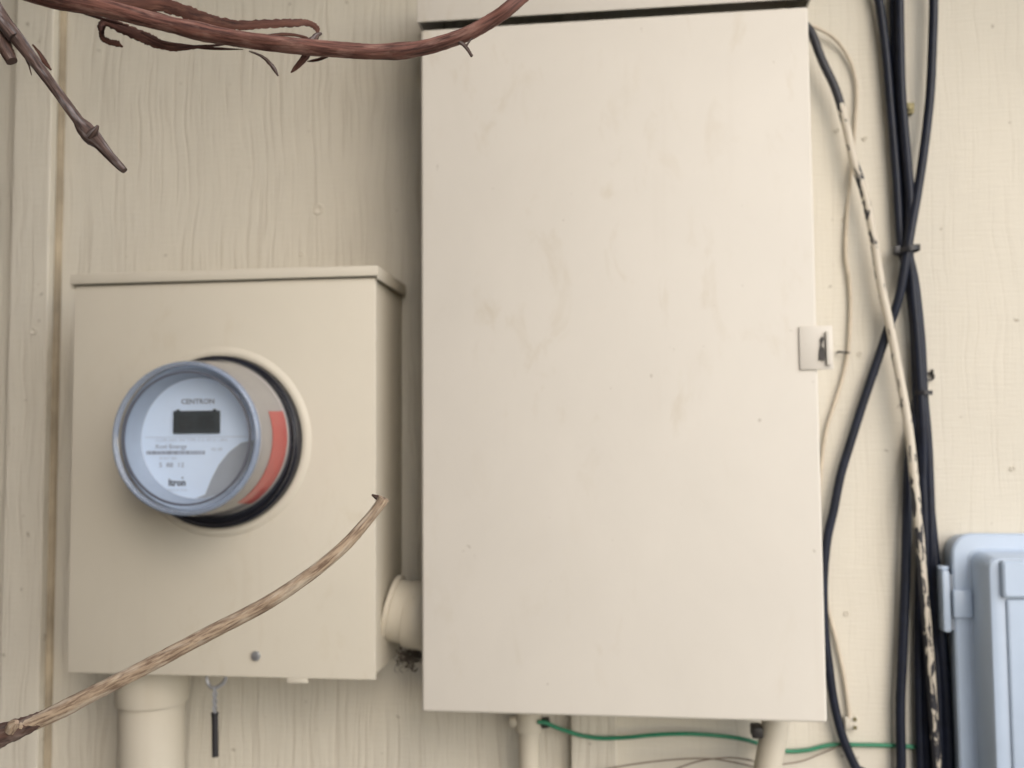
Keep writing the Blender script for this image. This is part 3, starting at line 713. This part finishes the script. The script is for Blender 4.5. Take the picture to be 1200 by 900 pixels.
c3 = thing('service_conduit', (-0.5441, -0.06, 0), 'thick beige conduit rising into the bottom of the meter box', 'conduit', 'conduits under the boxes')
obj('pipe', cyl((-0.5441, -0.060, -0.02), (-0.5441, -0.060, 1.165), 0.0365, 48), M['pipe'], c3, 40)
obj('collar', cyl((-0.5441, -0.060, 1.1545), (-0.5441, -0.060, 1.2035), 0.0402, 48, 0.002), M['pipe'], c3, 40)

c1 = thing('thin_conduit', (-0.1128, -0.04, 0), 'thin beige conduit with clamp connector under the tall cabinet, beside the batten', 'conduit', 'conduits under the boxes')
obj('pipe', cyl((-0.1128, -0.040, -0.02), (-0.1128, -0.040, 1.160), 0.0118, 28), M['pipe'], c1, 40)
cc = bmesh.new()
merge(cc, cyl((-0.1128, -0.040, 1.128), (-0.1128, -0.040, 1.150), 0.0150, 28, 0.0015))
merge(cc, cyl((-0.1128, -0.040, 1.150), (-0.1128, -0.040, 1.184), 0.0185, 8, 0.0015))
obj('connector', cc, M['pipe'], c1, 35)
for sx, sz, m_ in ((-0.1295, 1.1385, 'pipe'), (-0.0945, 1.138, 'dark_steel')):
    obj('clamp_screw', cyl((sx - 0.004, -0.042, sz), (sx + 0.005, -0.042, sz + 0.001), 0.0060, 14, 0.001), M[m_], c1, 40)

c2 = thing('tilted_conduit', (0.1385, -0.06, 0), 'leaning beige conduit under the right corner of the tall cabinet', 'conduit', 'conduits under the boxes')
obj('pipe', tube([(0.1524, -0.060, 1.184), (0.1510, -0.060, 1.150), (0.1455, -0.060, 1.120), (0.1405, -0.060, 1.095), (0.1330, -0.058, 1.04), (0.130, -0.056, 0.9), (0.130, -0.055, -0.02)], 0.0142, 28, 6), M['pipe'], c2, 40)
obj('bonding_clamp', box(0.1255, 0.1372, -0.072, -0.052, 1.1365, 1.1485, 0.002), M['dark_steel'], c2, 35)

# ------------------------------------------------------------------ cables and wires on the wall
CG = 'cables running down the wall'
def cable(name, pts, r, mat, label, cat, group=None, n=14, sub=6, wob=0.0):
    P = list(C[pts])
    if cat == 'cable':      # the runs go on, up to the eave and down to the ground
        if P[0][2] > 1.9 and mat == 'black_cable':
            P = [(P[0][0], P[0][1], 2.415), (P[0][0], P[0][1], 2.2)] + P
        q = P[-1]
        P += [(q[0] + 0.002, q[1], 0.9), (q[0] + 0.004, q[1], 0.6), (q[0] + 0.004, q[1], 0.3), (q[0] + 0.004, q[1], 0.02)]
    o = obj(name, tube(P, r, n, sub, wob=wob), M[mat], None, 60, P[-1])
    return tag(o, label, cat, group)
cable('black_cable', 'cable_a', 0.0050, 'black_cable', 'black cable leftmost of the strand at the top edge, running down through the tie', 'cable', CG)
cable('black_cable', 'cable_b', 0.0052, 'black_cable', 'black cable against the wall, rearmost in the middle of the tied strand', 'cable', CG)
cable('black_cable', 'cable_d', 0.0050, 'black_cable', 'black cable lying over the middle of the tied strand, straight at the top edge', 'cable', CG)
cable('crossing_cable', 'cable_c', 0.0050, 'black_cable', 'black cable bowing out at top right, then crossing left behind the painted cable', 'cable', CG)
cable('black_cable', 'cable_e', 0.0054, 'black_cable', 'black cable hanging alone left of the painted cable, near the bottom', 'cable', CG)
cable('black_cable', 'cable_f', [(0, 0.0042), (0.12, 0.0046), (0.2, 0.0062), (0.3, 0.0074), (1, 0.0074)], 'black_cable', 'black cable closest to the grey plastic box, beside its hinge', 'cable', CG)
cable('painted_cable', 'painted', 0.0048, 'peeled', 'beige painted cable flaking to black, slanting from the cabinet top to lower right', 'cable', CG)
cable('thin_wire', 'thin_wire', 0.0020, 'tan_wire', 'thin painted wire looping beside the right edge of the cabinet', 'wire', None, 10)
cable('green_wire', 'green_wire', 0.0024, 'green', 'green ground wire running along the wall below the tall cabinet', 'wire', None, 10)
cable('loose_wire', 'loose_wire', 0.0009, 'brown_wire', 'hair-thin brown wire sagging under the cabinet at the bottom edge, the lower left one', 'wire', 'thin brown wires', 6)
cable('loose_wire', 'loose_wire2', 0.0009, 'brown_wire', 'hair-thin brown wire rising behind the leaning conduit towards the green wire', 'wire', 'thin brown wires', 6)

tie = thing('cable_tie', (0.3125, -0.015, 1.6592), 'black plastic tie cinched around the black cables, with its tail sticking out left', 'cable tie')
tb = bmesh.new()
prof = [(0.0140, -0.0030), (0.0152, -0.0030), (0.0152, 0.0030), (0.0140, 0.0030)]
ringv = []
for k in range(28):
    a = 2 * math.pi * k / 28
    ringv.append([tb.verts.new((0.3132 + r * 0.86 * math.cos(a), -0.0170 + r * 1.05 * math.sin(a), 1.6585 + dz + 0.002 * math.cos(a))) for r, dz in prof])
for k in range(28):
    A, B = ringv[k], ringv[(k + 1) % 28]
    for j in range(4):
        tb.faces.new((A[j], A[(j + 1) % 4], B[(j + 1) % 4], B[j]))
obj('band', tb, M['tie'], tie, 40)
obj('lock_head', box(0.2965, 0.3035, -0.026, -0.018, 1.6535, 1.6625, 0.001), M['tie'], tie, 35)
tie2 = thing('cable_tie', (0.328, -0.012, 1.502), 'small black tie around the black cables just below the wall clip', 'cable tie')
tb2 = bmesh.new()
ringv = []
for k in range(24):
    a = 2 * math.pi * k / 24
    ringv.append([tb2.verts.new((0.3255 + r * 0.80 * math.cos(a), -0.0135 + r * 0.85 * math.sin(a), 1.4995 + dz)) for r, dz in [(0.0115, -0.0022), (0.0124, -0.0022), (0.0124, 0.0022), (0.0115, 0.0022)]])
for k in range(24):
    A, B = ringv[k], ringv[(k + 1) % 24]
    for j in range(4):
        tb2.faces.new((A[j], A[(j + 1) % 4], B[(j + 1) % 4], B[j]))
obj('band', tb2, M['tie'], tie2, 40)

def wall_clip(x, z, label, mat):
    t = thing('cable_clip', (x, 0, z), label, 'cable clip', 'clips on the wall')
    obj('clip_body', prism([(x - 0.016, z - 0.0045), (x - 0.002, z - 0.0055), (x + 0.006, z - 0.0060), (x + 0.0068, z + 0.0055), (x - 0.002, z + 0.0060), (x - 0.016, z + 0.0045)], -0.0002, -0.010), M[mat], t, 35)
    obj('nail', cyl((x + 0.0015, -0.009, z), (x + 0.0015, -0.0125, z), 0.0040, 14, 0.0008), M['brass'], t, 40)
wall_clip(0.3212, 1.8224, 'tarnished brass-nailed clip right of the black strand, above the tie', 'brass')
k2 = thing('cable_clip', (0.3363, 0, 1.5191), 'small dark ring clip right of the black strand at latch height', 'cable clip', 'clips on the wall')
obj('ring', lathe([(0.0030, -0.004), (0.0048, -0.005), (0.0048, -0.002), (0.0030, -0.002)], 0.3365, 1.5180, 20, closed=True), M['dark_steel'], k2, 40)
obj('shank', box(0.3385, 0.3405, -0.0048, -0.0003, 1.5180, 1.5262, 0.0006), M['dark_steel'], k2)
k3 = thing('cable_clip', (0.2405, 0, 1.1385), 'painted square clip at the lower end of the thin wire', 'cable clip', 'clips on the wall')
obj('clip_body', box(0.2335, 0.2470, -0.0065, -0.0003, 1.1300, 1.1440, 0.0015), M['siding'], k3, 35)
for dz in (-0.0045, 0.0045):
    obj('nail', cyl((0.2442, -0.006, 1.1370 + dz), (0.2442, -0.0082, 1.1370 + dz), 0.0022, 10), M['brass'], k3, 40)
k4 = thing('wire_staple', (0.258, 0, 1.546), 'little dark staple beside the thin wire at latch height', 'staple')
obj('crown', tube([(0.2385, -0.0005, 1.5475), (0.2385, -0.0075, 1.5475), (0.2440, -0.0080, 1.5465), (0.2495, -0.0070, 1.5460), (0.2495, -0.0005, 1.5460)], 0.0011, 6, 3), M['dark_steel'], k4, 40)

# ------------------------------------------------------------------ grey plastic box
NX0, NX1, NZ0, NZ1 = 0.3435, 0.585, 0.985, 1.3465
nb = thing('network_box', ((NX0 + NX1) / 2, 0, NZ0), 'pale blue-grey plastic utility box with rounded corners and side hinge', 'utility box')
bb = loft([rrect(NX0 + .003, NX1 - .003, NZ0 + .003, NZ1 - .003, 0.018, -0.0005), rrect(NX0, NX1, NZ0, NZ1, 0.020, -0.026), rrect(NX0, NX1, NZ0, NZ1, 0.020, -0.0285)])
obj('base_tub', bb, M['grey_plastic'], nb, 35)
obj('gasket', loft([rrect(NX0 + .003, NX1 - .003, NZ0 + .003, NZ1 - .003, 0.018, -0.0287), rrect(NX0 + .003, NX1 - .003, NZ0 + .003, NZ1 - .003, 0.018, -0.0303)]), M['grey_plastic_dark'], nb, 35)
d0 = 0.0165
ld = obj('lid', loft([rrect(NX0 - .001, NX1 + .001, NZ0 - .001, NZ1 + .001, 0.021, -0.0305), rrect(NX0 - .001, NX1 + .001, NZ0 - .001, NZ1 + .001, 0.021, -0.0365), rrect(NX0 + .001, NX1 - .001, NZ0 + .001, NZ1 - .001, 0.020, -0.0385),
                rrect(NX0 + d0 - .003, NX1 - d0, NZ0 + d0, NZ1 - d0 + .002, 0.012, -0.0392), rrect(NX0 + d0, NX1 - d0, NZ0 + d0, NZ1 - d0, 0.012, -0.0415),
                rrect(NX0 + d0 + .003, NX1 - d0 - .003, NZ0 + d0 + .003, NZ1 - d0 - .002, 0.012, -0.0760), rrect(NX0 + d0 + .005, NX1 - d0 - .005, NZ0 + d0 + .005, NZ1 - d0 - .004, 0.011, -0.0795),
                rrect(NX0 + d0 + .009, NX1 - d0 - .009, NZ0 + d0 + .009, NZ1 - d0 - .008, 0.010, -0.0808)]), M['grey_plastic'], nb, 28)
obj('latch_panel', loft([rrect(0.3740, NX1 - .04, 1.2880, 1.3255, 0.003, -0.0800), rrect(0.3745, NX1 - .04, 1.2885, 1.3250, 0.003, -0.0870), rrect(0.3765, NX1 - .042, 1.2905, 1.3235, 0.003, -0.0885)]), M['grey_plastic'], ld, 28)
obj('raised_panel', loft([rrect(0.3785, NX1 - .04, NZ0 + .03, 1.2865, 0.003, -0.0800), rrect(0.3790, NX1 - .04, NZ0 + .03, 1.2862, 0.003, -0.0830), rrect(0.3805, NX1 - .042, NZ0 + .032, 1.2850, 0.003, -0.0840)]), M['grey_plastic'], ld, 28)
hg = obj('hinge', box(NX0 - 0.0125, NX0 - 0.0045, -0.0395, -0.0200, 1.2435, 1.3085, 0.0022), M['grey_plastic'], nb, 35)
pinb = bmesh.new()
merge(pinb, cyl((NX0 - 0.0025, -0.034, 1.246), (NX0 - 0.0025, -0.034, 1.304), 0.0034, 14))
obj('hinge_pin', pinb, M['grey_plastic_dark'], hg, 40)
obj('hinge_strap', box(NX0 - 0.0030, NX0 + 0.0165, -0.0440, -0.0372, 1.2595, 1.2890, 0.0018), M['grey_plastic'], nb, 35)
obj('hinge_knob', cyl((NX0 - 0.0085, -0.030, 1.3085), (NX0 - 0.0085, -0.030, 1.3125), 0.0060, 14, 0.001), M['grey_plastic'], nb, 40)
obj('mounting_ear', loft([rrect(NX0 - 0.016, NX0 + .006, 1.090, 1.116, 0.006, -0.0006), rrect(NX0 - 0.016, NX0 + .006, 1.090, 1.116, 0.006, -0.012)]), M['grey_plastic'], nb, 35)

# ------------------------------------------------------------------ vine canes in front
def cane_part(parent, name, pts, r, mat, n=14, sub=6, flat=1.0, wob=0.0, lobes=0.0, seed=1):
    return obj(name, tube(C[pts], r, n, sub, flat, wob, None, seed, lobes), M[mat], parent, 50)
v1 = thing('vine_cane', C['cane_low'][6], 'bare tan vine cane curving up across the lower part of the meter box', 'vine cane', 'bare vine canes')
cane_part(v1, 'stem', 'cane_low', [(0, 0.0066), (0.34, 0.0062), (0.44, 0.0052), (0.55, 0.0048), (0.62, 0.0046), (0.64, 0.0049), (0.66, 0.0045), (0.7, 0.0044), (0.85, 0.0040), (0.95, 0.0034), (0.985, 0.0029), (1, 0.0033)], 'cane_tan', 16, 9, lobes=0.05, wob=0.02)
cane_part(v1, 'bud', 'bud_tip', [(0, 0.0022), (0.5, 0.0017), (1, 0.0006)], 'cane_dark', 8, 4, wob=0.1)
cane_part(v1, 'dark_bark', 'bare_low', [(0, 0.0070), (0.62, 0.0073), (0.72, 0.0078), (0.80, 0.0066), (0.90, 0.0056), (1, 0.0040)], 'cane_dark', 16, 10, wob=0.07, lobes=0.08)
cane_part(v1, 'bud', 'low_knob', [(0, 0.0030), (0.5, 0.0034), (1, 0.0012)], 'cane_tan', 9, 4, wob=0.08)
v2 = thing('vine_cane', C['cane_top'][5], 'red-brown vine cane with peeling bark sagging across the top edge', 'vine cane', 'bare vine canes')
cane_part(v2, 'stem', 'cane_top', [(0, 0.0076), (0.34, 0.0073), (0.40, 0.0070), (0.44, 0.0066), (0.50, 0.0058), (0.545, 0.0054), (0.565, 0.0064), (0.585, 0.0056), (0.66, 0.0053), (0.715, 0.0050), (0.73, 0.0058), (0.745, 0.0050), (0.80, 0.0046), (1, 0.0044)], 'cane_red', 18, 10, lobes=0.055, wob=0.03, seed=4)
cane_part(v2, 'bark_strip', 'strip_a', [(0, 0.0040), (0.3, 0.0052), (0.45, 0.0046), (0.6, 0.0036), (0.85, 0.0030), (0.96, 0.0020), (1, 0.0008)], 'peel', 10, 10, 0.16, 0.17, seed=5)
cane_part(v2, 'bark_strip', 'strip_b', [(0, 0.0014), (0.1, 0.0034), (0.4, 0.0044), (0.6, 0.0028), (0.75, 0.0016), (1, 0.0006)], 'peel', 10, 10, 0.18, 0.17, seed=6)
cane_part(v2, 'bark_strip', 'strip_c', [(0, 0.0022), (0.5, 0.0020), (0.8, 0.0024), (0.9, 0.0012), (1, 0.0006)], 'peel', 8, 9, 0.3, 0.22, seed=7)
for k_, nm in enumerate(('fibre_a', 'fibre_b', 'fibre_c', 'fibre_d', 'fibre_e')):
    cane_part(v2, 'bark_fibre', nm, [(0, 0.0006), (0.4, 0.0013), (0.8, 0.0010), (1, 0.0003)], 'peel', 6, 5, 0.4, 0.12, seed=30 + k_)
cane_part(v2, 'tendril', 'tendril_a', [(0, 0.0004), (0.5, 0.0013), (0.8, 0.0016), (1, 0.0005)], 'cane_old', 8, 5, 1, 0.15, seed=8)
cane_part(v2, 'bud_spur', 'thorn', [(0, 0.0030), (0.3, 0.0026), (0.8, 0.0017), (1, 0.0005)], 'cane_red', 8, 5, 1, 0.08, seed=9)
cane_part(v2, 'bud_spur', 'thorn_up', [(0, 0.0034), (0.5, 0.0024), (1, 0.0008)], 'cane_old', 8, 5, 1, 0.12, seed=10)
cane_part(v2, 'tendril', 'tendril_b', [(0, 0.0018), (0.5, 0.0013), (1, 0.0010)], 'cane_old', 8, 5, 1, 0.1, seed=11)
cane_part(v2, 'tendril', 'tendril_b2', [(0, 0.0008), (1, 0.0003)], 'cane_old', 6, 5, 1, 0.05, seed=12)
v3 = thing('vine_cane', C['cane_left'][3], 'short grey-brown vine cane with knobby bud pointing down at top left', 'vine cane', 'bare vine canes')
cane_part(v3, 'stem', 'cane_left', [(0, 0.0062), (0.50, 0.0060), (0.60, 0.0058), (0.66, 0.0050), (0.72, 0.0040), (0.80, 0.0032), (0.878, 0.0034), (0.896, 0.0052), (0.915, 0.0056), (0.932, 0.0040), (0.965, 0.0030), (0.99, 0.0026), (1, 0.0020)], 'cane_old', 16, 9, lobes=0.06, wob=0.03, seed=13)
cane_part(v3, 'bud', 'left_bud', [(0, 0.0030), (0.5, 0.0026), (1, 0.0008)], 'cane_old', 9, 4, 1, 0.12, seed=18)
cane_part(v3, 'side_shoot', 'stub_left', [(0, 0.0042), (0.6, 0.0044), (1, 0.0036)], 'cane_dark', 10, 5, 1, 0.06, seed=14)
cane_part(v3, 'side_shoot', 'thinshoot_left', [(0, 0.0036), (1, 0.0040)], 'cane_old', 10, 5, 1, 0.05, seed=15)
cane_part(v3, 'bark_sliver', 'sliver', [(0, 0.0014), (0.6, 0.0009), (1, 0.0003)], 'peel', 6, 5, 0.5, 0.1, seed=16)
cane_part(v3, 'bark_sliver', 'sliver2', [(0, 0.0006), (0.5, 0.0017), (1, 0.0006)], 'peel', 6, 5, 0.4, 0.1, seed=17)
